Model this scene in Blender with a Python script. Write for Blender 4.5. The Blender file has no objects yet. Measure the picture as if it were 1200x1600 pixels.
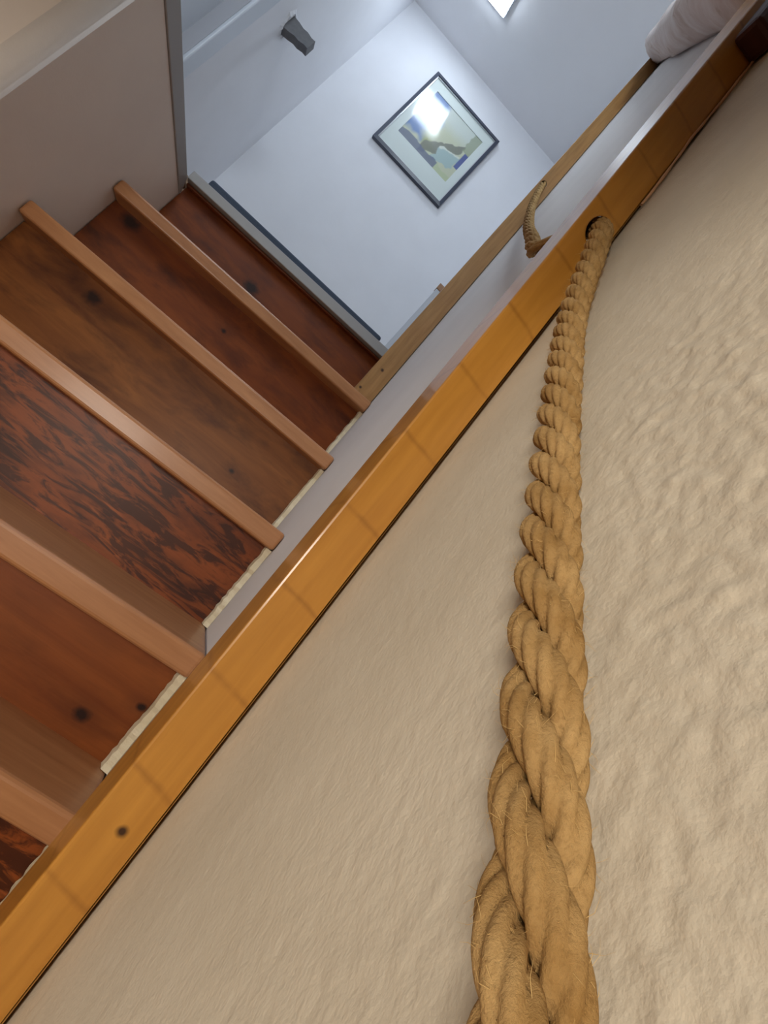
import bpy, bmesh, math, random
import numpy as np
from mathutils import Vector, Matrix, noise

random.seed(7)
np.random.seed(7)
S = bpy.context.scene
COL = S.collection


def lin(r, g, b):
    o = []
    for v in (r, g, b):
        v /= 255.0
        o.append(v / 12.92 if v <= 0.04045 else ((v + 0.055) / 1.055) ** 2.4)
    return (o[0], o[1], o[2], 1.0)


# ------------------------------------------------------------------ camera
cam_d = bpy.data.cameras.new('camera')
cam = bpy.data.objects.new('camera', cam_d)
COL.objects.link(cam)
RIGHT = Vector((0.734254, -0.317090, 0.600270))
DOWN = Vector((0.645957, 0.054326, -0.761439))
FWD = Vector((0.208835, 0.946838, 0.244715))
M = Matrix((
    (RIGHT.x, -DOWN.x, -FWD.x, 0.61121),
    (RIGHT.y, -DOWN.y, -FWD.y, -0.35312),
    (RIGHT.z, -DOWN.z, -FWD.z, 0.47781),
    (0, 0, 0, 1)))
cam.matrix_world = M
cam_d.sensor_fit = 'VERTICAL'
cam_d.sensor_height = 36.0
cam_d.sensor_width = 27.0
cam_d.lens = 832.842 / 1600 * 36.0
cam_d.clip_start = 0.005
cam_d.clip_end = 50
S.camera = cam

# ------------------------------------------------------------------ world, lights, exposure
w = bpy.data.worlds.new('world')
S.world = w
w.use_nodes = True
w.node_tree.nodes['Background'].inputs[0].default_value = (0.75, 0.8, 1.0, 1)
w.node_tree.nodes['Background'].inputs[1].default_value = 0.02
S.view_settings.view_transform = 'Standard'
S.view_settings.look = 'None'
S.view_settings.gamma = 1
S.view_settings.exposure = 0.0
S.view_settings.use_curve_mapping = False


def area(name, loc, target, size, power, color):
    l = bpy.data.lights.new(name, 'AREA')
    l.shape = 'DISK'
    l.size = size
    l.energy = power
    l.color = color
    o = bpy.data.objects.new(name, l)
    o.location = loc
    o.rotation_euler = (Vector(target) - Vector(loc)).to_track_quat('-Z', 'Y').to_euler()
    COL.objects.link(o)
    return o


HALL = area('hall_lamp', (0.02, -1.10, 0.60), (0.60, 0.00, 0.50), 0.36, 12.2, (1.0, 0.92, 0.81))
FILL = area('landing_fill', (-0.35, -0.75, 3.00), (0.40, 1.20, 1.50), 0.9, 30.0, (0.79, 0.90, 1.0))  # added cool fill for landing ceiling, walls and stairs; no window there
LAMP_STRENGTH = 27.0
LAMP_COLOR = (0.80, 0.90, 1.0, 1)

# ------------------------------------------------------------------ helpers


def tag(o, label=None, cat=None, group=None, kind=None):
    if label:
        o['label'] = label
    if cat:
        o['category'] = cat
    if group:
        o['group'] = group
    if kind:
        o['kind'] = kind
    return o


def empty(name, loc, label, cat, group=None):
    o = bpy.data.objects.new(name, None)
    o.location = loc
    o.empty_display_size = 0.05
    COL.objects.link(o)
    return tag(o, label, cat, group)


def wloc(o):
    v = Vector((0, 0, 0))
    while o is not None:
        v += o.location
        o = o.parent
    return v


def obj(name, bm, mat, parent=None, origin=None, smooth=False, bevel=0, segs=2):
    """link a bmesh / mesh with world coordinates as ONE object (origin moves its pivot)"""
    if isinstance(bm, bpy.types.Mesh):
        me = bm
    else:
        bmesh.ops.recalc_face_normals(bm, faces=bm.faces)
        me = bpy.data.meshes.new(name)
        bm.to_mesh(me)
        bm.free()
    base = wloc(parent) if parent is not None else Vector((0, 0, 0))
    org = Vector(origin) if origin is not None else base
    me.transform(Matrix.Translation(-org))
    o = bpy.data.objects.new(name, me)
    o.location = org - base
    if parent is not None:
        o.parent = parent
    for m in (mat if isinstance(mat, (list, tuple)) else [mat]):
        me.materials.append(m)
    COL.objects.link(o)
    if smooth:
        for p in me.polygons:
            p.use_smooth = True
    if bevel:
        md = o.modifiers.new('bevel', 'BEVEL')
        md.width = bevel
        md.segments = segs
        md.limit_method = 'ANGLE'
        md.angle_limit = math.radians(40)
    return o


def hexa(bm, c):
    """c: 8 corners, bottom 0-3 ccw, top 4-7"""
    v = [bm.verts.new(p) for p in c]
    for f in ((3, 2, 1, 0), (4, 5, 6, 7), (0, 1, 5, 4), (1, 2, 6, 5), (2, 3, 7, 6), (3, 0, 4, 7)):
        bm.faces.new([v[i] for i in f])


def box(bm, x0, x1, y0, y1, z0, z1):
    hexa(bm, [(x0, y0, z0), (x1, y0, z0), (x1, y1, z0), (x0, y1, z0),
              (x0, y0, z1), (x1, y0, z1), (x1, y1, z1), (x0, y1, z1)])


def bbox(*a):
    bm = bmesh.new()
    box(bm, *a)
    return bm


def grid(name, xs, ys, fn):
    """tensor grid mesh, fn(u, v) -> point"""
    nx, ny = len(xs), len(ys)
    pts = [fn(u, v) for v in ys for u in xs]
    fs = [(j * nx + i, j * nx + i + 1, (j + 1) * nx + i + 1, (j + 1) * nx + i)
          for j in range(ny - 1) for i in range(nx - 1)]
    me = bpy.data.meshes.new(name)
    me.from_pydata(pts, [], fs)
    me.update()
    return me


# ------------------------------------------------------------------ materials


class NT:
    def __init__(s, name):
        s.m = bpy.data.materials.new(name)
        s.m.use_nodes = True
        s.t = s.m.node_tree
        s.b = s.t.nodes['Principled BSDF']
        s.co = s.n('ShaderNodeTexCoord').outputs['Object']

    def n(s, kind, **kw):
        x = s.t.nodes.new(kind)
        for k, v in kw.items():
            setattr(x, k, v)
        return x

    def l(s, a, b):
        s.t.links.new(a, b)

    def mapping(s, scale=(1, 1, 1), rot=(0, 0, 0), loc=(0, 0, 0)):
        x = s.n('ShaderNodeMapping')
        x.inputs['Scale'].default_value = scale
        x.inputs['Rotation'].default_value = rot
        x.inputs['Location'].default_value = loc
        s.l(s.co, x.inputs['Vector'])
        return x.outputs[0]

    def noise(s, vec, scale, detail=4, rough=.55, dist=0):
        x = s.n('ShaderNodeTexNoise')
        x.inputs['Scale'].default_value = scale
        x.inputs['Detail'].default_value = detail
        x.inputs['Roughness'].default_value = rough
        x.inputs['Distortion'].default_value = dist
        s.l(vec, x.inputs['Vector'])
        return x.outputs['Fac']

    def ramp(s, fac, stops):
        x = s.n('ShaderNodeValToRGB')
        e = x.color_ramp.elements
        while len(e) < len(stops):
            e.new(0.5)
        for i, (p, c) in enumerate(stops):
            e[i].position = p
            e[i].color = c if not isinstance(c, (int, float)) else (c, c, c, 1)
        s.l(fac, x.inputs[0])
        return x.outputs[0]

    def mix(s, fac, a, b, mode='MIX'):
        x = s.n('ShaderNodeMix', data_type='RGBA', blend_type=mode)
        for i, v in ((0, fac), (6, a), (7, b)):
            if hasattr(v, 'links') or hasattr(v, 'is_output'):
                s.l(v, x.inputs[i])
            else:
                x.inputs[i].default_value = v
        return x.outputs[2]

    def math(s, op, a, b=0.0):
        x = s.n('ShaderNodeMath', operation=op)
        for i, v in enumerate((a, b)):
            if hasattr(v, 'is_output'):
                s.l(v, x.inputs[i])
            else:
                x.inputs[i].default_value = v
        return x.outputs[0]

    def bump(s, h, strength, dist):
        x = s.n('ShaderNodeBump')
        x.inputs['Strength'].default_value = strength
        x.inputs['Distance'].default_value = dist
        s.l(h, x.inputs['Height'])
        s.l(x.outputs[0], s.b.inputs['Normal'])

    def col(s, c):
        if hasattr(c, 'is_output'):
            s.l(c, s.b.inputs['Base Color'])
        else:
            s.b.inputs['Base Color'].default_value = c

    def rough(s, v, coat=0, coat_rough=.1, spec=.5):
        s.b.inputs['Roughness'].default_value = v
        s.b.inputs['Coat Weight'].default_value = coat
        s.b.inputs['Coat Roughness'].default_value = coat_rough
        s.b.inputs['Specular IOR Level'].default_value = spec

    def spot(s, p, radius, ell=(1, 1, 1), warp=.3):
        """0 at the point, 1 outside the radius (a knot)"""
        mp = s.n('ShaderNodeVectorMath', operation='SUBTRACT')
        s.l(s.co, mp.inputs[0])
        mp.inputs[1].default_value = p
        sc = s.n('ShaderNodeVectorMath', operation='MULTIPLY')
        s.l(mp.outputs[0], sc.inputs[0])
        sc.inputs[1].default_value = ell
        ln = s.n('ShaderNodeVectorMath', operation='LENGTH')
        s.l(sc.outputs[0], ln.inputs[0])
        nz = s.noise(s.co, 90, 2)
        d = s.math('ADD', ln.outputs['Value'], s.math('MULTIPLY', s.math('SUBTRACT', nz, .5), radius * warp * 2))
        return s.ramp(s.math('DIVIDE', d, radius), [(0.35, 0.0), (1.0, 1.0)])


def plaster(name, c1, c2, fine=900, bs=.25, dist=.001, big=6):
    t = NT(name)
    a = t.noise(t.co, big, 4)
    t.col(t.mix(t.ramp(a, [(.3, 0.0), (.7, 1.0)]), c1, c2))
    h = t.noise(t.co, fine, 3)
    h2 = t.noise(t.co, fine * .22, 3)
    t.bump(t.math('ADD', h, t.math('MULTIPLY', h2, 1.5)), bs, dist)
    t.rough(.85, spec=.25)
    return t.m


M_wall_right = plaster('stipple_plaster', lin(206, 195, 174), lin(216, 206, 186), 620, .28, .0012, 14)
M_wall_left = plaster('grey_plaster', lin(226, 216, 208), lin(231, 222, 214), 300, .15, .001)
M_room = plaster('white_paint', lin(226, 228, 234), lin(230, 232, 238), 160, .12, .001)
M_wall_far = plaster('far_white_plaster', lin(226, 223, 222), lin(232, 229, 228), 160, .12, .001)
M_ceiling = plaster('ceiling_paint', lin(238, 239, 243), lin(240, 241, 245), 160, .1, .001)
M_fillet = plaster('raw_plaster', lin(214, 202, 170), lin(226, 216, 190), 380, .5, .0015, 40)
M_slab = plaster('slab_paint', lin(190, 180, 165), lin(196, 186, 170), 200, .1, .001)

t = NT('grey_trim')
t.col(lin(158, 158, 158))
t.rough(.45)
M_trim = t.m
t = NT('white_gloss_paint')
t.col(lin(205, 212, 222))
t.rough(.4)
M_gloss = t.m
t = NT('casing_paint')
t.col(lin(176, 178, 186))
t.rough(.5)
M_casing = t.m
t = NT('slate_mat')
n_ = t.noise(t.co, 500, 2)
t.col(t.mix(n_, lin(50, 60, 76), lin(76, 88, 106)))
t.rough(.9)
t.bump(n_, .4, .002)
M_mat = t.m
t = NT('landing_floor')
t.col(lin(150, 120, 92))
t.rough(.5)
M_floor = t.m


def tread_mat(name, seed):
    t = NT(name)
    v = t.mapping((2.2, 26, 26), loc=(seed, seed * 2, 0))
    a = t.noise(v, 2.2, 5, .6, .4)
    b = t.noise(t.mapping((9, 90, 90), loc=(seed, 1, 0)), 3, 3)
    c = t.mix(t.ramp(a, [(.3, 0.0), (.72, 1.0)]), lin(166, 112, 70), lin(192, 138, 92))
    c = t.mix(t.math('MULTIPLY', b, .25), c, lin(120, 66, 32))
    t.col(c)
    t.rough(.45, .15, .2)
    t.bump(b, .06, .001)
    return t.m


def riser_mat(name, seed, knots, streak=0.0, base=(lin(106, 47, 12), lin(138, 70, 20)), blot=.75):
    t = NT(name)
    v = t.mapping((2.0, 18, 18), loc=(seed, seed, seed))
    a = t.noise(v, 2.0, 5, .6, .7)
    c = t.mix(t.ramp(a, [(.25, 0.0), (.75, 1.0)]), base[0], base[1])
    # dark stain blotches
    b = t.noise(t.mapping((3.5, 9, 9), loc=(seed * 3, 0, 0)), 2.4, 4, .6, .3)
    c = t.mix(t.math('MULTIPLY', t.ramp(b, [(.48, 0.0), (.72, 1.0)]), blot), c, lin(52, 20, 6))
    g = t.noise(t.mapping((5, 110, 110)), 3, 3)
    c = t.mix(t.math('MULTIPLY', g, .22), c, lin(70, 28, 8))
    if streak:
        s1 = t.noise(t.mapping((7, 40, 40), rot=(0, -.10, 0), loc=(seed, 2, 0)), 1.7, 5, .66, .9)
        c = t.mix(t.math('MULTIPLY', t.ramp(s1, [(.46, 0.0), (.56, 1.0)]), streak), c, lin(44, 16, 8))
        s2 = t.noise(t.mapping((8, 46, 46), rot=(0, -.10, 0), loc=(3 + seed, 5, 0)), 1.9, 4, .6, .6)
        c = t.mix(t.math('MULTIPLY', t.ramp(s2, [(.62, 0.0), (.72, 1.0)]), .55), c, lin(176, 96, 48))
    for p, r in knots:
        k = t.spot(p, r, (.8, 1, 1.0))
        c = t.mix(k, lin(18, 8, 5), c)
        halo = t.spot(p, r * 2.6, (.55, 1, 1), .15)
        c = t.mix(t.math('MULTIPLY', t.math('SUBTRACT', 1.0, halo), .3), c, lin(60, 22, 8))
    t.col(c)
    t.rough(.5, .06, .3, .28)
    t.bump(g, .1, .001)
    return t.m


def post_mat(name, c1, c2, knots=(), marks=0, gloss=.25):
    t = NT(name)
    a = t.noise(t.mapping((60, 60, 5)), 2, 4, .55, .3)
    c = t.mix(t.ramp(a, [(.3, 0.0), (.75, 1.0)]), c1, c2)
    b = t.noise(t.co, 9, 3)
    c = t.mix(t.math('MULTIPLY', t.ramp(b, [(.45, 0.0), (.8, 1.0)]), .25), c, lin(150, 84, 24))
    if marks:
        sx = t.n('ShaderNodeSeparateXYZ')
        t.l(t.co, sx.inputs[0])
        wob = t.noise(t.co, 30, 2)
        z = t.math('ADD', sx.outputs[2], t.math('MULTIPLY', wob, .008))
        z = t.math('ADD', z, t.math('MULTIPLY', sx.outputs[0], .18))
        fr = t.math('FRACT', t.math('MULTIPLY', z, marks))
        line = t.ramp(fr, [(.0, 0.0), (.045, 1.0), (.09, 0.0)])
        brk = t.ramp(t.noise(t.mapping((1, 1, 1), loc=(4, 4, 4)), 70, 2), [(.25, 0.2), (.55, 1.0)])
        c = t.mix(t.math('MULTIPLY', t.math('MULTIPLY', line, brk), .35), c, lin(110, 58, 14))
    for p, r in knots:
        c = t.mix(t.spot(p, r), lin(58, 30, 8), c)
    t.col(c)
    t.rough(.38, gloss, .12)
    t.bump(a, .05, .001)
    return t.m


# ------------------------------------------------------------------ setting
WX = 0.6916          # plane of the right wall
YP = 2.2             # plane of the picture wall
ZC = 3.42            # upper ceiling


def seq(a, b, st):
    return list(np.linspace(a, b, max(2, int(round(abs(b - a) / st)) + 1)))


ys = seq(-1.8, -.40, .12)[:-1] + seq(-.40, -.34, .0026)[:-1] + seq(-.34, -.20, .0014)[:-1] + seq(-.20, .06, .0026)[:-1] + seq(.06, 1.1, .02)[:-1] + seq(1.1, 2.3, .1)
zs = seq(-.14, .22, .02)[:-1] + seq(.22, .38, .0026)[:-1] + seq(.38, .64, .0014)[:-1] + seq(.64, 1.12, .0026)[:-1] + seq(1.12, 3.5, .08)


def wall_pt(y, z):
    d = 0.0
    if -.42 < y < .08 and .2 < z < 1.15:
        q = Vector((y, z, 0))
        a = noise.noise(q * 210)
        b = noise.noise(q * 90 + Vector((3, 1, 2)))
        e = noise.noise(q * 430 + Vector((9, 4, 2)))
        d = .00046 * a + .00016 * b + .00030 * e
        # pits and blobs of the stippled plaster
        d += .0010 * max(0, noise.noise(q * 150 + Vector((1, 7, 0))) - .2)
        d -= .0012 * max(0, noise.noise(q * 240 + Vector((5, 2, 0))) - .35)
        fade = min(1, (y + .42) / .02, (.08 - y) / .02, (z - .2) / .02, (1.15 - z) / .03)
        d *= max(0, fade)
        # smooth trowelled strip behind the rope and beside the near post
        rope_y = -.2898 + (z - .4551) / 1.4
        s = y - rope_y
        k = .30 + .70 / (1 + math.exp((s + .012) / .006))
        d *= k * 1.45 * (1.0 if z < .60 else max(.35, 1.0 - (z - .6) * 3.0))
    return (WX - d, y, z)


o = obj('wall_right', grid('wall_right', ys, zs, wall_pt), [M_wall_right, M_wall_far], smooth=True)
for p in o.data.polygons:
    p.material_index = 1 if p.center.y > -.012 else 0
tag(o, 'stippled cream plaster wall beside the stairs carrying the rope', kind='structure')

# picture wall
o = obj('wall_back', bbox(-1.2, WX + .02, YP, YP + .08, 1.0, ZC), M_room)
tag(o, 'pale wall at the head of the stairs with the framed picture', kind='structure')
# landing side wall, two pieces either side of the door recess
bm = bmesh.new()
box(bm, -.62, -.464, 1.41, YP, 1.0, ZC)
box(bm, -.62, -.464, -1.8, .60, 1.30, ZC)
box(bm, -.62, -.464, .60, 1.41, 3.15, ZC)
o = obj('wall_landing', bm, M_room)
tag(o, 'pale grey side wall of the landing', kind='structure')
o = obj('door_1', bbox(-.56, -.513, .60, 1.41, 1.17, 3.15), M_gloss)
tag(o, 'white door set back in the landing side wall', kind='structure')
bm = bmesh.new()
box(bm, -.468, -.450, 1.41, 1.485, 1.17, 3.2)
o = obj('trim_1', bm, M_gloss, bevel=.006, segs=3)
tag(o, 'white door architrave on the landing side wall', kind='structure')
bm = bmesh.new()
box(bm, -.513, -.464, 1.4095, 1.4115, 1.17, 3.15)
o = obj('trim_2', bm, M_casing)
tag(o, 'grey door reveal on the landing', kind='structure')
o = obj('ceiling', bbox(-.62, WX + .05, -1.9, YP + .1, ZC, ZC + .08), M_ceiling)
tag(o, 'pale ceiling above the landing', kind='structure')

# stair side wall, with the corner where the hall opens out
bm = bmesh.new()
prof = []
R = .03
for k in range(7):
    a = math.pi / 2 * k / 6
    prof.append((-R + R * math.cos(a), .462 + R - R * math.sin(a)))
pl = [(0, 1.07)] + prof + [(-1.0, .462), (-1.0, 1.07)]
vb = [bm.verts.new((x, y, -.12)) for x, y in pl]
vt = [bm.verts.new((x, y, 1.100 if y > .3 else 1.1)) for x, y in pl]
n = len(pl)
for i in range(n):
    bm.faces.new((vb[i], vb[(i + 1) % n], vt[(i + 1) % n], vt[i]))
bm.faces.new(vb[::-1])
bm.faces.new(vt)
o = obj('wall_left', bm, M_wall_left)
for p in o.data.polygons:
    p.use_smooth = abs(p.normal.z) < .1 and p.area < .02
tag(o, 'warm grey plaster wall left of the stairs', kind='structure')

# hall below: outer walls, floor and the slab that carries the landing
bm = bmesh.new()
box(bm, -1.1, -1.0, -1.8, .5, -.14, 1.10)
box(bm, -1.1, WX + .02, -1.9, -1.8, -.14, ZC)
o = obj('wall_hall', bm, M_wall_left)
tag(o, 'plaster walls of the hall below', kind='structure')
o = obj('floor', bbox(-1.1, WX + .02, -1.9, 1.2, -.20, -.12), M_floor)
tag(o, 'hall floor at the foot of the stairs', kind='structure')
bm = bmesh.new()
hexa(bm, [(-1.1, -1.8, 1.140), (-.002, -1.8, 1.140), (-.002, 1.03, 1.1205), (-1.1, 1.03, 1.1205),
          (-1.1, -1.8, 1.17), (-.002, -1.8, 1.17), (-.002, 1.03, 1.1285), (-1.1, 1.03, 1.1285)])
hexa(bm, [(-1.1, 1.075, 1.06), (WX, 1.075, 1.10), (WX, YP, 1.10), (-1.1, YP, 1.06),
          (-1.1, 1.075, 1.150), (WX, 1.075, 1.197), (WX, YP, 1.197), (-1.1, YP, 1.150)])
o = obj('floor_landing', bm, M_floor)
tag(o, 'landing floor at the head of the stairs', kind='structure')
bm = bmesh.new()
box(bm, -.999, WX - .001, -1.79, -.60, .69, .85)  # unseen bulkhead added to shade the upper post and wall from hall_lamp
box(bm, -1.1, WX - .001, -1.8, -.12, 1.30, 1.42)  # unseen slab added to keep warm light below and cool light off the near wall
box(bm, -1.1, -.003, -1.8, .462, 1.1005, 1.12)
o = obj('ceiling_hall_blockers', bm, M_slab)
tag(o, 'hall ceiling with unseen bulkhead and slab added to block light', kind='structure')

# grey edge trim round the stairwell opening
bm = bmesh.new()
hexa(bm, [(.0, .99, 1.1325), (.690, 1.034, 1.170), (.690, 1.080, 1.170), (.0, 1.036, 1.1325),
          (-.0, .990, 1.158), (.690, 1.034, 1.2005), (.690, 1.080, 1.2005), (-.0, 1.036, 1.158)])
o = obj('trim_3', bm, M_trim, bevel=.002)
tag(o, 'grey edging along the landing edge above the top riser', kind='structure')
bm = bmesh.new()
hexa(bm, [(-.012, -.30, 1.1022), (.003, -.30, 1.1022), (.003, 1.03, 1.1005), (-.012, 1.03, 1.1005),
          (-.012, -.30, 1.1465), (.003, -.30, 1.1465), (.003, .99, 1.1310), (-.012, .99, 1.1310)])
o = obj('trim_4', bm, M_trim, bevel=.002)
tag(o, 'grey edging along the left side of the stairwell', kind='structure')

# ------------------------------------------------------------------ staircase (fixed joinery: treads and risers are its parts)
stairs = empty('staircase', (.345, .0, -.12), 'steep staircase with tan treads over dark red-brown risers', 'staircase')
# front top corners: left (x=0) and right (x=wall)
L = {5: (.817, .9457), 4: (.6875, .7507), 3: (.4292, .5356), 2: (.2488, .3580), 1: (.1707, .235), 0: (.05, .085)}
Rr = {5: (.887, .9873), 4: (.6426, .7514), 3: (.4292, .5565), 2: (.2488, .3869), 1: (.1707, .235), 0: (.05, .085)}
# riser planes (left y, right y) under tread i
RIS = {6: (1.022, 1.066), 5: (.862, .925), 4: (.725, .675), 3: (.465, .462), 2: (.292, .290), 1: (.205, .205), 0: (.085, .085)}
TH = .030
XL, XR = .002, .6905
for i in (5, 4, 3, 2, 1, 0):
    (ly, lz), (ry, rz) = L[i], Rr[i]
    bl, br = RIS[i + 1]
    bm = bmesh.new()
    hexa(bm, [(XL, ly, lz - TH), (XR, ry, rz - TH), (XR, br + .012, rz - TH), (XL, bl + .012, lz - TH),
              (XL, ly, lz), (XR, ry, rz), (XR, br + .012, rz), (XL, bl + .012, lz)])
    o = obj('tread', bm, tread_mat('tread_wood', i * 1.7), stairs, origin=(.345, (ly + ry) / 2, (lz + rz) / 2),
            bevel=.005, segs=3)
KN = {6: [((.27, 1.05, 1.055), .022)], 5: [((.05, .88, .905), .022), ((.33, .90, .87), .007)], 4: [((.172, .70, .694), .017), ((.56, .69, .61), .006)],
      3: [], 2: [((.632, .29, .262), .0095), ((.676, .29, .30), .006)], 1: [], 0: []}
XRR = .682
for i in (6, 5, 4, 3, 2, 1, 0):
    yl, yr = RIS[i]
    if i == 6:
        tl, tr = 1.1318, 1.1685
    else:
        tl, tr = L[i][1] - TH, Rr[i][1] - TH
    if i > 0:
        bl, br = L[i - 1][1], Rr[i - 1][1]
    else:
        bl = br = -.12
    yr2 = yl + (yr - yl) * XRR / WX
    tr2 = tl + (tr - tl) * XRR / WX
    br2 = bl + (br - bl) * XRR / WX
    bm = bmesh.new()
    hexa(bm, [(XL, yl, bl), (XRR, yr2, br2), (XRR, yr2 + .016, br2), (XL, yl + .016, bl),
              (XL, yl, tl), (XRR, yr2, tr2), (XRR, yr2 + .016, tr2), (XL, yl + .016, tl)])
    org = (.345, (yl + yr) / 2, (bl + tr) / 2)
    kn = [((p[0] - org[0], yl + (yr - yl) * p[0] / WX - org[1], p[2] - org[2]), r) for p, r in KN[i]]
    base = (lin(106, 47, 12), lin(138, 70, 20))
    if i == 2:
        base = (lin(120, 58, 18), lin(154, 86, 34))
    if i == 4:
        base = (lin(104, 54, 16), lin(146, 90, 38))
    if i in (3, 1):
        base = (lin(122, 56, 18), lin(156, 82, 32))
    o = obj('riser', bm, riser_mat('riser_wood', i * 2.3, kn, .8 if i in (3, 1) else 0, base, .3 if i == 2 else .75), stairs, origin=org)
    if i == 3:
        o['label'] = 'streaky riser with torn dark grain'
# thin bead under the landing edge
bm = bmesh.new()
hexa(bm, [(XL, 1.006, 1.124), (XRR, 1.048, 1.162), (XRR, 1.062, 1.162), (XL, 1.022, 1.124),
          (XL, 1.006, 1.1318), (XRR, 1.048, 1.1682), (XRR, 1.062, 1.1682), (XL, 1.022, 1.1318)])
obj('nosing_strip', bm, riser_mat('nosing_strip_wood', 9, [], base=(lin(100, 48, 18), lin(126, 64, 26))), stairs,
    origin=(.345, 1.02, 1.13), bevel=.003)

# ragged plaster left standing at the ends of the risers
bm = bmesh.new()
rng = random.Random(3)
for i in (6, 5, 4, 3, 2, 1):
    yr = RIS[i][1]
    z0 = Rr[i - 1][1] + .0005
    z1 = (Rr[i][1] - TH if i < 6 else 1.165) - .0005
    if i == 6:
        continue
    nseg = 22
    rows = []
    for k in range(nseg + 1):
        z = z0 + (z1 - z0) * k / nseg
        front = yr - .016 - rng.uniform(0, .004)
        xin = .6822 - rng.uniform(0, .0022)
        rows.append([bm.verts.new((WX - .0005, front, z)), bm.verts.new((xin + .002, front + .003, z)),
                     bm.verts.new((xin, yr - .002 + rng.uniform(-.002, 0), z)), bm.verts.new((WX - .0005, yr + .004, z))])
    for k in range(nseg):
        for q in range(4):
            bm.faces.new((rows[k][q], rows[k][(q + 1) % 4], rows[k + 1][(q + 1) % 4], rows[k + 1][q]))
    bm.faces.new(rows[0])
    bm.faces.new(rows[-1][::-1])
o = obj('trim_5', bm, M_fillet)
tag(o, 'ragged cream plaster edges at the right ends of the risers', kind='structure')

# ------------------------------------------------------------------ near post with the rope hole
M_postA = post_mat('post_wood', lin(178, 122, 46), lin(200, 142, 58), [((.6761 - .675, -.026, .338 + .12), .0040)], 16.5, .35)


def drilled(corners, centre, angle, radius):
    bm = bmesh.new()
    hexa(bm, corners)
    me = bpy.data.meshes.new('blank')
    bmesh.ops.recalc_face_normals(bm, faces=bm.faces)
    bm.to_mesh(me)
    bm.free()
    blk = bpy.data.objects.new('blank', me)
    COL.objects.link(blk)
    bm = bmesh.new()
    bmesh.ops.create_cone(bm, cap_ends=True, segments=40, radius1=radius, radius2=radius, depth=.16)
    bm.transform(Matrix.Translation(centre) @ Matrix.Rotation(math.radians(angle), 4, 'X'))
    me2 = bpy.data.meshes.new('drill')
    bmesh.ops.recalc_face_normals(bm, faces=bm.faces)
    bm.to_mesh(me2)
    bm.free()
    cut = bpy.data.objects.new('drill', me2)
    COL.objects.link(cut)
    md = blk.modifiers.new('hole', 'BOOLEAN')
    md.operation = 'DIFFERENCE'
    md.solver = 'EXACT'
    md.object = cut
    bpy.context.view_layer.update()
    dg = bpy.context.evaluated_depsgraph_get()
    out = bpy.data.meshes.new_from_object(blk.evaluated_get(dg))
    bpy.data.objects.remove(blk)
    bpy.data.objects.remove(cut)
    out.name = 'wooden_post'
    return out


x0, x1, y0, y1, z0, z1 = .658, .6893, -.040, .012, -.12, 1.235
mesh_post = drilled([(x0, y0, z0), (x1, y0, z0), (x1, y1, z0), (x0, y1, z0), (x0, y0, z1), (x1, y0, z1), (x1, y1, z1), (x0, y1, z1)],
                    (.6772, -.014, .855), -45, .0103)
postA = obj('wooden_post', mesh_post, M_postA, origin=(.675, -.014, -.12), bevel=.0015)
tag(postA, 'near orange-brown wooden post on the wall, threaded by the rope', 'post', 'posts carrying the rope')

# pale bead of filler along the near post
bm = bmesh.new()
prev = None
N = 60
for k in range(N + 1):
    z = .872 + (1.125 - .872) * k / N
    r = .0011 + .0006 * noise.noise(Vector((z * 60, 1, 2)))
    y = -.030 + .005 * noise.noise(Vector((z * 14, 3, 5))) - .013 + .000 * k
    x = .6886 + .0008 * noise.noise(Vector((z * 40, 8, 1)))
    ring = [bm.verts.new((x + r * math.cos(a), y + r * math.sin(a), z)) for a in [q * math.pi / 3 for q in range(6)]]
    if prev:
        for q in range(6):
            bm.faces.new((prev[q], prev[(q + 1) % 6], ring[(q + 1) % 6], ring[q]))
    prev = ring
t = NT('filler')
t.col(lin(206, 160, 122))
t.rough(.8)
o = obj('trim_6', bm, t.m, smooth=True)
tag(o, 'thin pale bead of filler between near post and wall', kind='structure')

# ------------------------------------------------------------------ far post
M_postB = post_mat('far_post_wood', lin(150, 110, 62), lin(178, 134, 80), [((-.006, -.028, .105), .006), ((-.02, -.028, .03), .005)], 0, .2)
mesh_far = drilled([(.6345, .930, .9835), (.6895, .930, .9865), (.6895, .985, .9865), (.6345, .985, .9835),
                    (.6560, .930, 2.615), (.6895, .930, 2.615), (.6895, .985, 2.615), (.6560, .985, 2.615)],
                   (.6605, .9575, 1.913), -35, .0098)
postB = obj('wooden_post', mesh_far, M_postB, origin=(.665, .958, .985), bevel=.0015)
tag(postB, 'far duller brown wooden post standing on the highest tread', 'post', 'posts carrying the rope')

# ------------------------------------------------------------------ rope
ctrl = [(.6825, -.415, .285), (.6825, -.352, .372), (.6825, -.2898, .4551), (.6825, -.2583, .4950), (.6825, -.2332, .5260),
        (.6823, -.1903, .5815), (.682, -.1500, .637), (.6815, -.1100, .6950), (.6802, -.0827, .7463), (.6795, -.0686, .7758), (.6788, -.0558, .8020),
        (.6780, -.0400, .8310), (.6765, -.0140, .8560), (.6745, .0140, .8720), (.6670, .0916, .9021), (.665, .1805, .992), (.663, .376, 1.196),
        (.660, .6468, 1.5086), (.6595, .880, 1.802), (.6605, .952, 1.905), (.6605, 1.06, 2.06)]
ctrl = np.array(ctrl)


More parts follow.
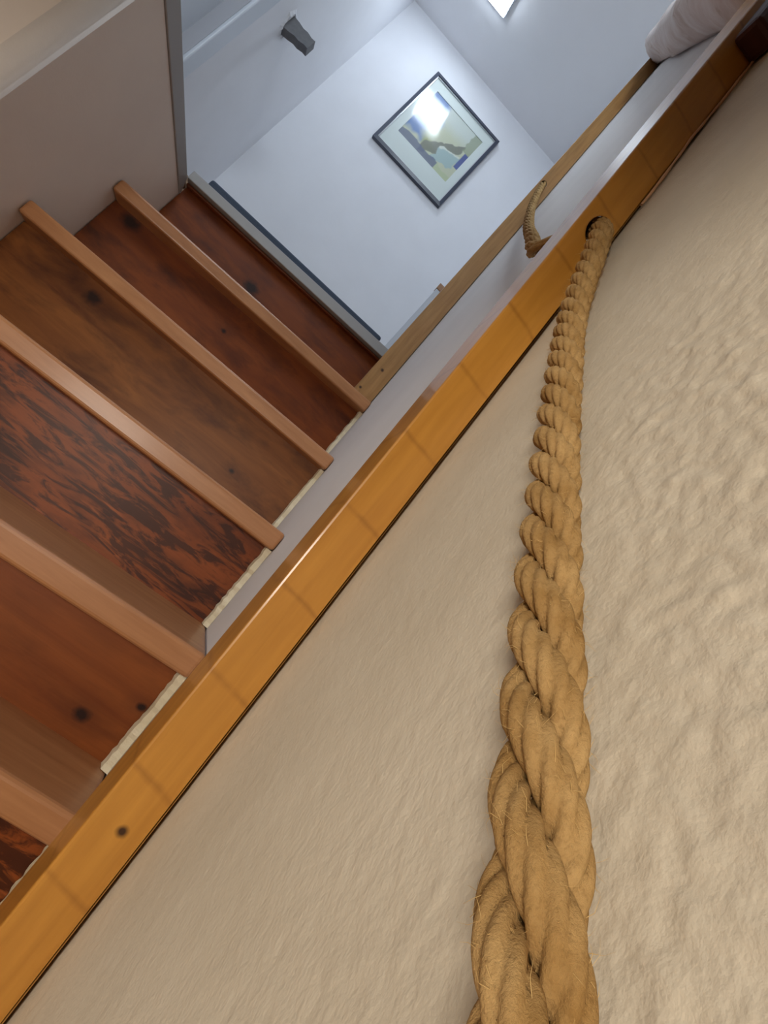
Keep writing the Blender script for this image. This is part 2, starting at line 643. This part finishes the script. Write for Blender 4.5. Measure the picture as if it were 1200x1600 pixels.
def catmull(P, n=60):
    P = np.vstack([2 * P[0] - P[1], P, 2 * P[-1] - P[-2]])
    out = []
    for i in range(1, len(P) - 2):
        p0, p1, p2, p3 = P[i - 1:i + 3]
        for tt in np.linspace(0, 1, n, endpoint=False):
            out.append(.5 * ((2 * p1) + (-p0 + p2) * tt + (2 * p0 - 5 * p1 + 4 * p2 - p3) * tt ** 2 + (-p0 + 3 * p1 - 3 * p2 + p3) * tt ** 3))
    out.append(P[-2])
    return np.array(out)


dense = catmull(ctrl)
seg = np.linalg.norm(np.diff(dense, axis=0), axis=1)
arc = np.concatenate([[0], np.cumsum(seg)])
TOT = arc[-1]


def at(s):
    return np.stack([np.interp(s, arc, dense[:, k]) for k in range(3)], -1)


ROPE_R = .0083
RS = .0041          # strand radius
RC = .0047          # strand centre offset
PITCH = .0585
SLACK = .68


def strand_centre(s, ph):
    p = at(s)
    tn = at(np.minimum(s + .002, TOT)) - at(np.maximum(s - .002, 0))
    tn /= np.linalg.norm(tn, axis=1)[:, None]
    n1 = np.tile(np.array([[-1., 0, 0]]), (len(s), 1))
    n1 -= tn * (n1 * tn).sum(1)[:, None]
    n1 /= np.linalg.norm(n1, axis=1)[:, None]
    n2 = np.cross(tn, n1)
    a = -2 * np.pi * (np.minimum(s, SLACK) / PITCH + np.maximum(s - SLACK, 0) / .17) + ph
    rad = np.cos(a)[:, None] * n1 + np.sin(a)[:, None] * n2
    rc = np.interp(s, [0, SLACK - .05, SLACK + .1], [.0048, .0048, .0054])[:, None]
    return p + rc * rad, rad


def strand_mesh(ph, name):
    s = np.concatenate([np.arange(0, .70, .0007), np.arange(.70, TOT, .0012)])
    c, rad = strand_centre(s, ph)
    tn = np.gradient(c, axis=0)
    tn /= np.linalg.norm(tn, axis=1)[:, None]
    e1 = rad - tn * (rad * tn).sum(1)[:, None]
    e1 /= np.linalg.norm(e1, axis=1)[:, None]
    e2 = np.cross(tn, e1)
    K = 5
    NS = 48
    th = np.linspace(0, 2 * np.pi, NS, endpoint=False)
    tw = 290.0 * np.minimum(s, SLACK) + 70.0 * np.maximum(s - SLACK, 0)
    dl = (th[None, :] - tw[:, None]) % (2 * np.pi / K) - np.pi / K
    prof = .60 * np.cos(dl) + np.sqrt(np.maximum(.41 ** 2 - (.60 * np.sin(dl)) ** 2, .0005))
    # a little irregularity along each yarn
    irr = np.array([[noise.noise(Vector((si * 90, math.cos(a) * 1.2, math.sin(a) * 1.2 + ph))) for a in th[::4]] for si in s])
    irr = np.repeat(irr, 4, axis=1)
    far = np.interp(s, [.30, .52], [0, 1])[:, None]
    prof = prof * (1 - .45 * far) + .92 * .45 * far
    rr = RS * (prof + .05 * irr)
    P = c[:, None, :] + rr[..., None] * (np.cos(th)[None, :, None] * e1[:, None, :] * .97 + np.sin(th)[None, :, None] * e2[:, None, :] * 1.06)
    n = len(s)
    # stay on the room side of the plaster
    P[..., 0] = np.minimum(P[..., 0], WX - .0004)
    V = P.reshape(-1, 3)
    i = np.arange(n - 1)[:, None] * NS
    j = np.arange(NS)[None, :]
    j2 = (j + 1) % NS
    F = np.stack([i + j, i + j2, i + NS + j2, i + NS + j], -1).reshape(-1, 4)
    faces = F.tolist() + [list(range(NS))[::-1], list(range((n - 1) * NS, n * NS))]
    me = bpy.data.meshes.new(name)
    me.from_pydata(V.tolist(), [], faces)
    me.update()
    return me


t = NT('hemp')
a = t.noise(t.co, 55, 4, .6)
c = t.mix(t.ramp(a, [(.3, 0.0), (.7, 1.0)]), lin(150, 114, 64), lin(194, 160, 108))
b = t.noise(t.mapping((1, 1, 1)), 900, 3, .7)
c = t.mix(t.math('MULTIPLY', t.ramp(b, [(.5, 0.0), (.75, 1.0)]), .35), c, lin(96, 62, 26))
t.col(c)
t.rough(.9, spec=.15)
t.bump(t.noise(t.co, 1500, 3, .7), .55, .0008)
M_rope = t.m
t = NT('hemp_fibre')
t.col(lin(206, 172, 112))
t.rough(.8)
M_fib = t.m

rope = empty('rope_handrail', tuple(ctrl[0]), 'thick tan twisted hemp rope handrail threaded through both wooden posts', 'rope')
for k in range(3):
    obj('strand', strand_mesh(2 * math.pi * k / 3, 'strand'), M_rope, rope, smooth=True)

# hairs standing off the near rope
V, F = [], []
for h in range(2600):
    s0 = random.uniform(.02, .66)
    k = random.randrange(3)
    c0, rad = strand_centre(np.array([s0, s0 + .001]), 2 * math.pi * k / 3)
    c0v = Vector(c0[0])
    tn = Vector(c0[1] - c0[0]).normalized()
    e1 = Vector(rad[0])
    e2 = tn.cross(e1)
    a = random.gauss(0, .9)
    nrm = (e1 * math.cos(a) + e2 * math.sin(a)).normalized()
    p = c0v + nrm * RS * .93
    d = (nrm * random.uniform(.15, .9) + tn * random.uniform(-1, 1) + e2 * random.uniform(-.6, .6)).normalized()
    ln = random.uniform(.0012, .0042)
    curl = Vector((random.uniform(-1, 1), random.uniform(-1, 1), random.uniform(-1, 1))) * .5
    r = random.uniform(.00003, .00006)
    q = [p, p + d * ln * .5, p + (d + curl).normalized() * ln]
    b0 = len(V)
    s1 = d.orthogonal().normalized()
    s2 = d.cross(s1)
    for m_, rr in zip(q, (r, r * .8, r * .3)):
        for ang in (0, 2.094, 4.189):
            pt = m_ + (s1 * math.cos(ang) + s2 * math.sin(ang)) * rr
            pt.x = min(pt.x, WX - .0008)
            V.append(tuple(pt))
    for lv in (0, 3):
        for m_ in range(3):
            F.append((b0 + lv + m_, b0 + lv + (m_ + 1) % 3, b0 + lv + 3 + (m_ + 1) % 3, b0 + lv + 3 + m_))
me = bpy.data.meshes.new('loose_fibre')
me.from_pydata(V, [], F)
o = obj('loose_fibre', me, M_fib, rope)
o['kind'] = 'stuff'

# ------------------------------------------------------------------ rough whitewashed beam running down the wall above the posts
t = NT('whitewash')
a = t.noise(t.co, 14, 5, .6)
c = t.mix(t.ramp(a, [(.35, 0.0), (.65, 1.0)]), lin(220, 202, 194), lin(238, 228, 224))
st = t.noise(t.mapping((3, 3, 1)), 6, 3)
c = t.mix(t.math('MULTIPLY', t.ramp(st, [(.60, 0.0), (.70, 1.0)]), .35), c, lin(168, 132, 104))
sp = t.spot((.025, -.04, .05), .055, (1.4, .8, .8))
c = t.mix(sp, lin(140, 104, 60), c)
t.col(c)
t.rough(.85)
t.bump(t.noise(t.co, 45, 4), .4, .004)
M_beam = t.m
bm = bmesh.new()
rings = []
NB = 34
top = np.array([.650, 1.00, 2.75])
dv = np.array([0, -.965, -1.370])
for k in range(NB + 1):
    u = k / NB
    cpt = top + dv * u
    grow = 1.0
    if u < .06:
        grow = math.sqrt(max(.12, 1 - (1 - u / .06) ** 2))
    ring = []
    for q in range(20):
        a = 2 * math.pi * q / 20
        ca, sa = math.cos(a), math.sin(a)
        sq = (abs(ca) ** 3 + abs(sa) ** 3) ** (-1 / 3)
        hx, hz = .051, .110
        nz = 1 + .16 * noise.noise(Vector((ca * 1.3 + 5, sa * 1.3, u * 5))) + .06 * noise.noise(Vector((ca * 3, sa * 3 + 4, u * 14)))
        x = cpt[0] + hx * ca * sq * nz * grow
        z = cpt[2] + hz * sa * sq * nz * grow
        x = min(x, WX - .001)
        ring.append(bm.verts.new((x, cpt[1], z)))
    rings.append(ring)
for k in range(NB):
    for q in range(20):
        bm.faces.new((rings[k][q], rings[k][(q + 1) % 20], rings[k + 1][(q + 1) % 20], rings[k + 1][q]))
bm.faces.new(rings[0])
bm.faces.new(rings[-1][::-1])
o = obj('sloping_beam', bm, M_beam, origin=(.65, .96, 2.66), smooth=True)
tag(o, 'rough whitewashed sloping beam on the wall, resting on the far post head', 'beam')

# dark timber across the head of the near post
t = NT('dark_red_timber')
n_ = t.noise(t.mapping((4, 30, 30)), 3, 4)
t.col(t.mix(n_, lin(46, 14, 12), lin(76, 28, 22)))
t.rough(.6)
o = obj('timber_block', bbox(.664, .690, -.064, -.0405, 1.068, 1.215), t.m, origin=(.67, -.016, 1.07), bevel=.004)
tag(o, 'dark red-brown timber block fixed to the head of the near post', 'block')

# ------------------------------------------------------------------ landing things
bm = bmesh.new()
hexa(bm, [(.016, 1.046, 1.1798), (.604, 1.072, 1.1952), (.604, 1.62, 1.1952), (.016, 1.62, 1.1798),
          (.016, 1.046, 1.2080), (.604, 1.072, 1.2330), (.604, 1.62, 1.2330), (.016, 1.62, 1.2080)])
o = obj('door_mat', bm, M_mat, origin=(.31, 1.33, 1.186), bevel=.008, segs=4)
tag(o, 'dark slate grey mat with a rounded edge lying on the landing', 'mat')

# narrow white board propped at the back of the far post
pb = empty('white_board', (.66, 1.13, 1.186), 'narrow white board with a brown cap propped behind the far post', 'board')
bm = bmesh.new()
hexa(bm, [(.6240, 1.110, 1.1955), (.6880, 1.110, 1.1955), (.6880, 1.130, 1.1955), (.6240, 1.130, 1.1955),
          (.6282, 1.110, 1.500), (.6880, 1.110, 1.500), (.6880, 1.130, 1.500), (.6282, 1.130, 1.500)])
obj('panel', bm, M_gloss, pb, bevel=.001)
t = NT('cap_wood')
t.col(lin(168, 126, 92))
t.rough(.5)
obj('cap', bbox(.6265, .6885, 1.108, 1.132, 1.500, 1.522), t.m, pb, bevel=.001)

# dark stub in the landing wall
st = empty('wall_stub', (-.464, 1.64, 2.225), 'dark grey stub sticking out of the landing wall with broken plaster round it', 'bracket')
t = NT('dark_metal')
n_ = t.noise(t.co, 60, 3)
t.col(t.mix(n_, lin(96, 98, 104), lin(124, 124, 126)))
t.rough(.7)
bm = bmesh.new()
sec = [(0, 1.08), (.03, 1.0), (.055, .82), (.075, .92), (.098, .74), (.116, .8)]
prev = None
for dx, sc in sec:
    x = -.4655 + dx
    h = .036 * sc
    ring = [bm.verts.new(p) for p in ((x, 1.625, 2.216 - h * .9 + dx * .04), (x, 1.662, 2.216 - h * .9 + dx * .04),
                                      (x, 1.660, 2.218 + h * .95), (x, 1.627, 2.222 + h * .85))]
    if prev:
        for q in range(4):
            bm.faces.new((prev[q], prev[(q + 1) % 4], ring[(q + 1) % 4], ring[q]))
    else:
        bm.faces.new(ring[::-1])
    prev = ring
bm.faces.new(prev)
obj('stub', bm, t.m, st)
bm = bmesh.new()
rng = random.Random(5)
NR = 26
ri, ro = [], []
for k in range(NR):
    a = 2 * math.pi * k / NR
    r0 = .045 + rng.uniform(-.006, .006)
    r1 = r0 + rng.uniform(.006, .022)
    ri.append(bm.verts.new((-.4645 + rng.uniform(.003, .009), 1.643 + r0 * math.cos(a) * .8, 2.218 + r0 * math.sin(a))))
    ro.append(bm.verts.new((-.4641, 1.643 + r1 * math.cos(a) * .8, 2.218 + r1 * math.sin(a))))
for k in range(NR):
    bm.faces.new((ri[k], ri[(k + 1) % NR], ro[(k + 1) % NR], ro[k]))
o = obj('plaster_rim', bm, M_room, st)
o['label'] = 'chipped white plaster rim'

# ------------------------------------------------------------------ framed picture
pic = empty('picture_frame', (.127, YP, 2.61), 'framed abstract landscape print in a dark slate frame on the pale wall', 'picture')
FX0, FX1, FZ0, FZ1 = -.118, .368, 2.611, 3.202
IX0, IX1, IZ0, IZ1 = -.100, .350, 2.629, 3.184
YF, YB = YP - .026, YP - .0005
t = NT('slate_frame')
t.col(lin(62, 68, 84))
t.rough(.35, .2)
M_frame = t.m
bm = bmesh.new()
o_f = [bm.verts.new(p) for p in ((FX0, YF + .004, FZ0), (FX1, YF + .004, FZ0), (FX1, YF + .004, FZ1), (FX0, YF + .004, FZ1))]
i_f = [bm.verts.new(p) for p in ((IX0, YF, IZ0), (IX1, YF, IZ0), (IX1, YF, IZ1), (IX0, YF, IZ1))]
o_b = [bm.verts.new((v.co.x, YB, v.co.z)) for v in o_f]
i_b = [bm.verts.new((v.co.x, YB, v.co.z)) for v in i_f]
for q in range(4):
    r_ = (q + 1) % 4
    bm.faces.new((o_f[q], o_f[r_], i_f[r_], i_f[q]))
    bm.faces.new((o_b[q], o_f[q], o_f[r_], o_b[r_]))
    bm.faces.new((i_f[q], i_f[r_], i_b[r_], i_b[q]))
    bm.faces.new((o_b[q], o_b[r_], i_b[r_], i_b[q]))
obj('frame', bm, M_frame, pic)
t = NT('silver_lip')
t.col(lin(205, 208, 214))
t.b.inputs['Metallic'].default_value = .8
t.rough(.3)
bm = bmesh.new()
e = .005
for a_, b_, c_, d_ in ((IX0, IX1, IZ0, IZ0 + e), (IX0, IX1, IZ1 - e, IZ1), (IX0, IX0 + e, IZ0 + e, IZ1 - e), (IX1 - e, IX1, IZ0 + e, IZ1 - e)):
    box(bm, a_, b_, YP - .020, YP - .008, c_, d_)
o = obj('inner_lip', bm, t.m, pic)
o['label'] = 'silver inner lip of the frame'
AX0, AX1, AZ0, AZ1 = -.050, .302, 2.754, 3.118
t = NT('mount_card')
t.col(lin(212, 222, 220))
t.rough(.7)
bm = bmesh.new()
g0, g1, h0, h1 = IX0 + e, IX1 - e, IZ0 + e, IZ1 - e
for a_, b_, c_, d_ in ((g0, g1, h0, AZ0), (g0, g1, AZ1, h1), (g0, AX0, AZ0, AZ1), (AX1, g1, AZ0, AZ1)):
    box(bm, a_, b_, YP - .0125, YP - .010, c_, d_)
obj('mount', bm, t.m, pic)


# the print: loose washes of colour on a fine grid
def print_col(u, v):
    """u right, v up, both 0..1"""
    n1 = noise.noise(Vector((u * 4, v * 4, 1))) * .10
    n2 = noise.noise(Vector((u * 11, v * 11, 5))) * .05
    uu, vv = u + n1 + n2, v + n1 - n2

    def C(*q):
        return Vector(lin(*q)[:3])
    c = C(190, 196, 170)
    sky = max(0, min(1, (vv - .55) / .3))
    c = c.lerp(C(196, 206, 200), sky)
    # blue wash at the left
    k = max(0, min(1, (.38 - uu) / .14)) * max(0, min(1, (vv - .12) / .1))
    c = c.lerp(C(92, 124, 176), k)
    # yellow-green foliage
    k = max(0, 1 - math.hypot((uu - .42) / .14, (vv - .22) / .17)) ** .5
    c = c.lerp(C(150, 160, 96), min(1, k * 1.2))
    # dark grey-olive ridge
    k = 1 if (abs((vv - .12) - (uu - .36) * .92) < .13 and .34 < uu < .86) else 0
    c = c.lerp(C(104, 108, 100), k * .85)
    # pale block in front
    if .58 < u + n2 < .92 and .10 < v + n2 - (u - .58) * .35 < .38:
        c = C(160, 184, 184)
        if v - (u - .58) * .35 + n2 > .345:
            c = C(206, 214, 204)
    if v + n1 < .11 and u < .72:
        c = c.lerp(C(84, 96, 128), .85)
    if u > .72 and v + n1 < .12:
        c = c.lerp(C(176, 190, 150), .8)
    if u + n2 > .93 and .3 < v < .62:
        c = C(76, 92, 150)
    if u + n2 > .86 and v > .62:
        c = c.lerp(C(138, 150, 120), .7)
    return c


GN = 72
us = [k / GN for k in range(GN + 1)]
me = grid('print', us, us, lambda u, v: (AX0 - .001 + (AX1 - AX0 + .002) * u, YP - .0095, AZ0 - .001 + (AZ1 - AZ0 + .002) * v))
ca = me.color_attributes.new('wash', 'FLOAT_COLOR', 'POINT')
for j, v in enumerate(us):
    for i, u in enumerate(us):
        c_ = print_col(u, v)
        ca.data[j * (GN + 1) + i].color = (c_[0], c_[1], c_[2], 1)
t = NT('print_washes')
at_ = t.n('ShaderNodeVertexColor')
at_.layer_name = 'wash'
t.col(at_.outputs[0])
t.rough(.6)
o = obj('print', me, t.m, pic)
o['label'] = 'abstract print in washes of blue, olive and grey'
t = NT('picture_glass')
tr = t.n('ShaderNodeBsdfTransparent')
gl = t.n('ShaderNodeBsdfGlossy')
gl.inputs['Roughness'].default_value = .12
lw = t.n('ShaderNodeLayerWeight')
fac = t.math('ADD', .03, t.math('MULTIPLY', .9, t.math('POWER', lw.outputs['Facing'], 5.0)))
mx = t.n('ShaderNodeMixShader')
t.l(fac, mx.inputs[0])
t.l(tr.outputs[0], mx.inputs[1])
t.l(gl.outputs[0], mx.inputs[2])
t.l(mx.outputs[0], t.t.nodes['Material Output'].inputs['Surface'])
o = obj('glass', bbox(g0, g1, YP - .0175, YP - .0155, h0, h1), t.m, pic)
o['label'] = 'glass pane reflecting the ceiling lamp'

# ------------------------------------------------------------------ ceiling lamp
lamp = empty('ceiling_lamp', (-.10, 1.762, ZC), 'square bright ceiling lamp above the landing', 'lamp')
bm = bmesh.new()
box(bm, -.208, .008, 1.650, 1.874, ZC - .020, ZC - .001)
obj('housing', bm, M_gloss, lamp, bevel=.003)
t = NT('lamp_diffuser')
t.b.inputs['Base Color'].default_value = (.8, .8, .8, 1)
t.b.inputs['Emission Color'].default_value = LAMP_COLOR
t.b.inputs['Emission Strength'].default_value = LAMP_STRENGTH
obj('diffuser', bbox(-.200, .0, 1.658, 1.866, ZC - .026, ZC - .0202), t.m, lamp)
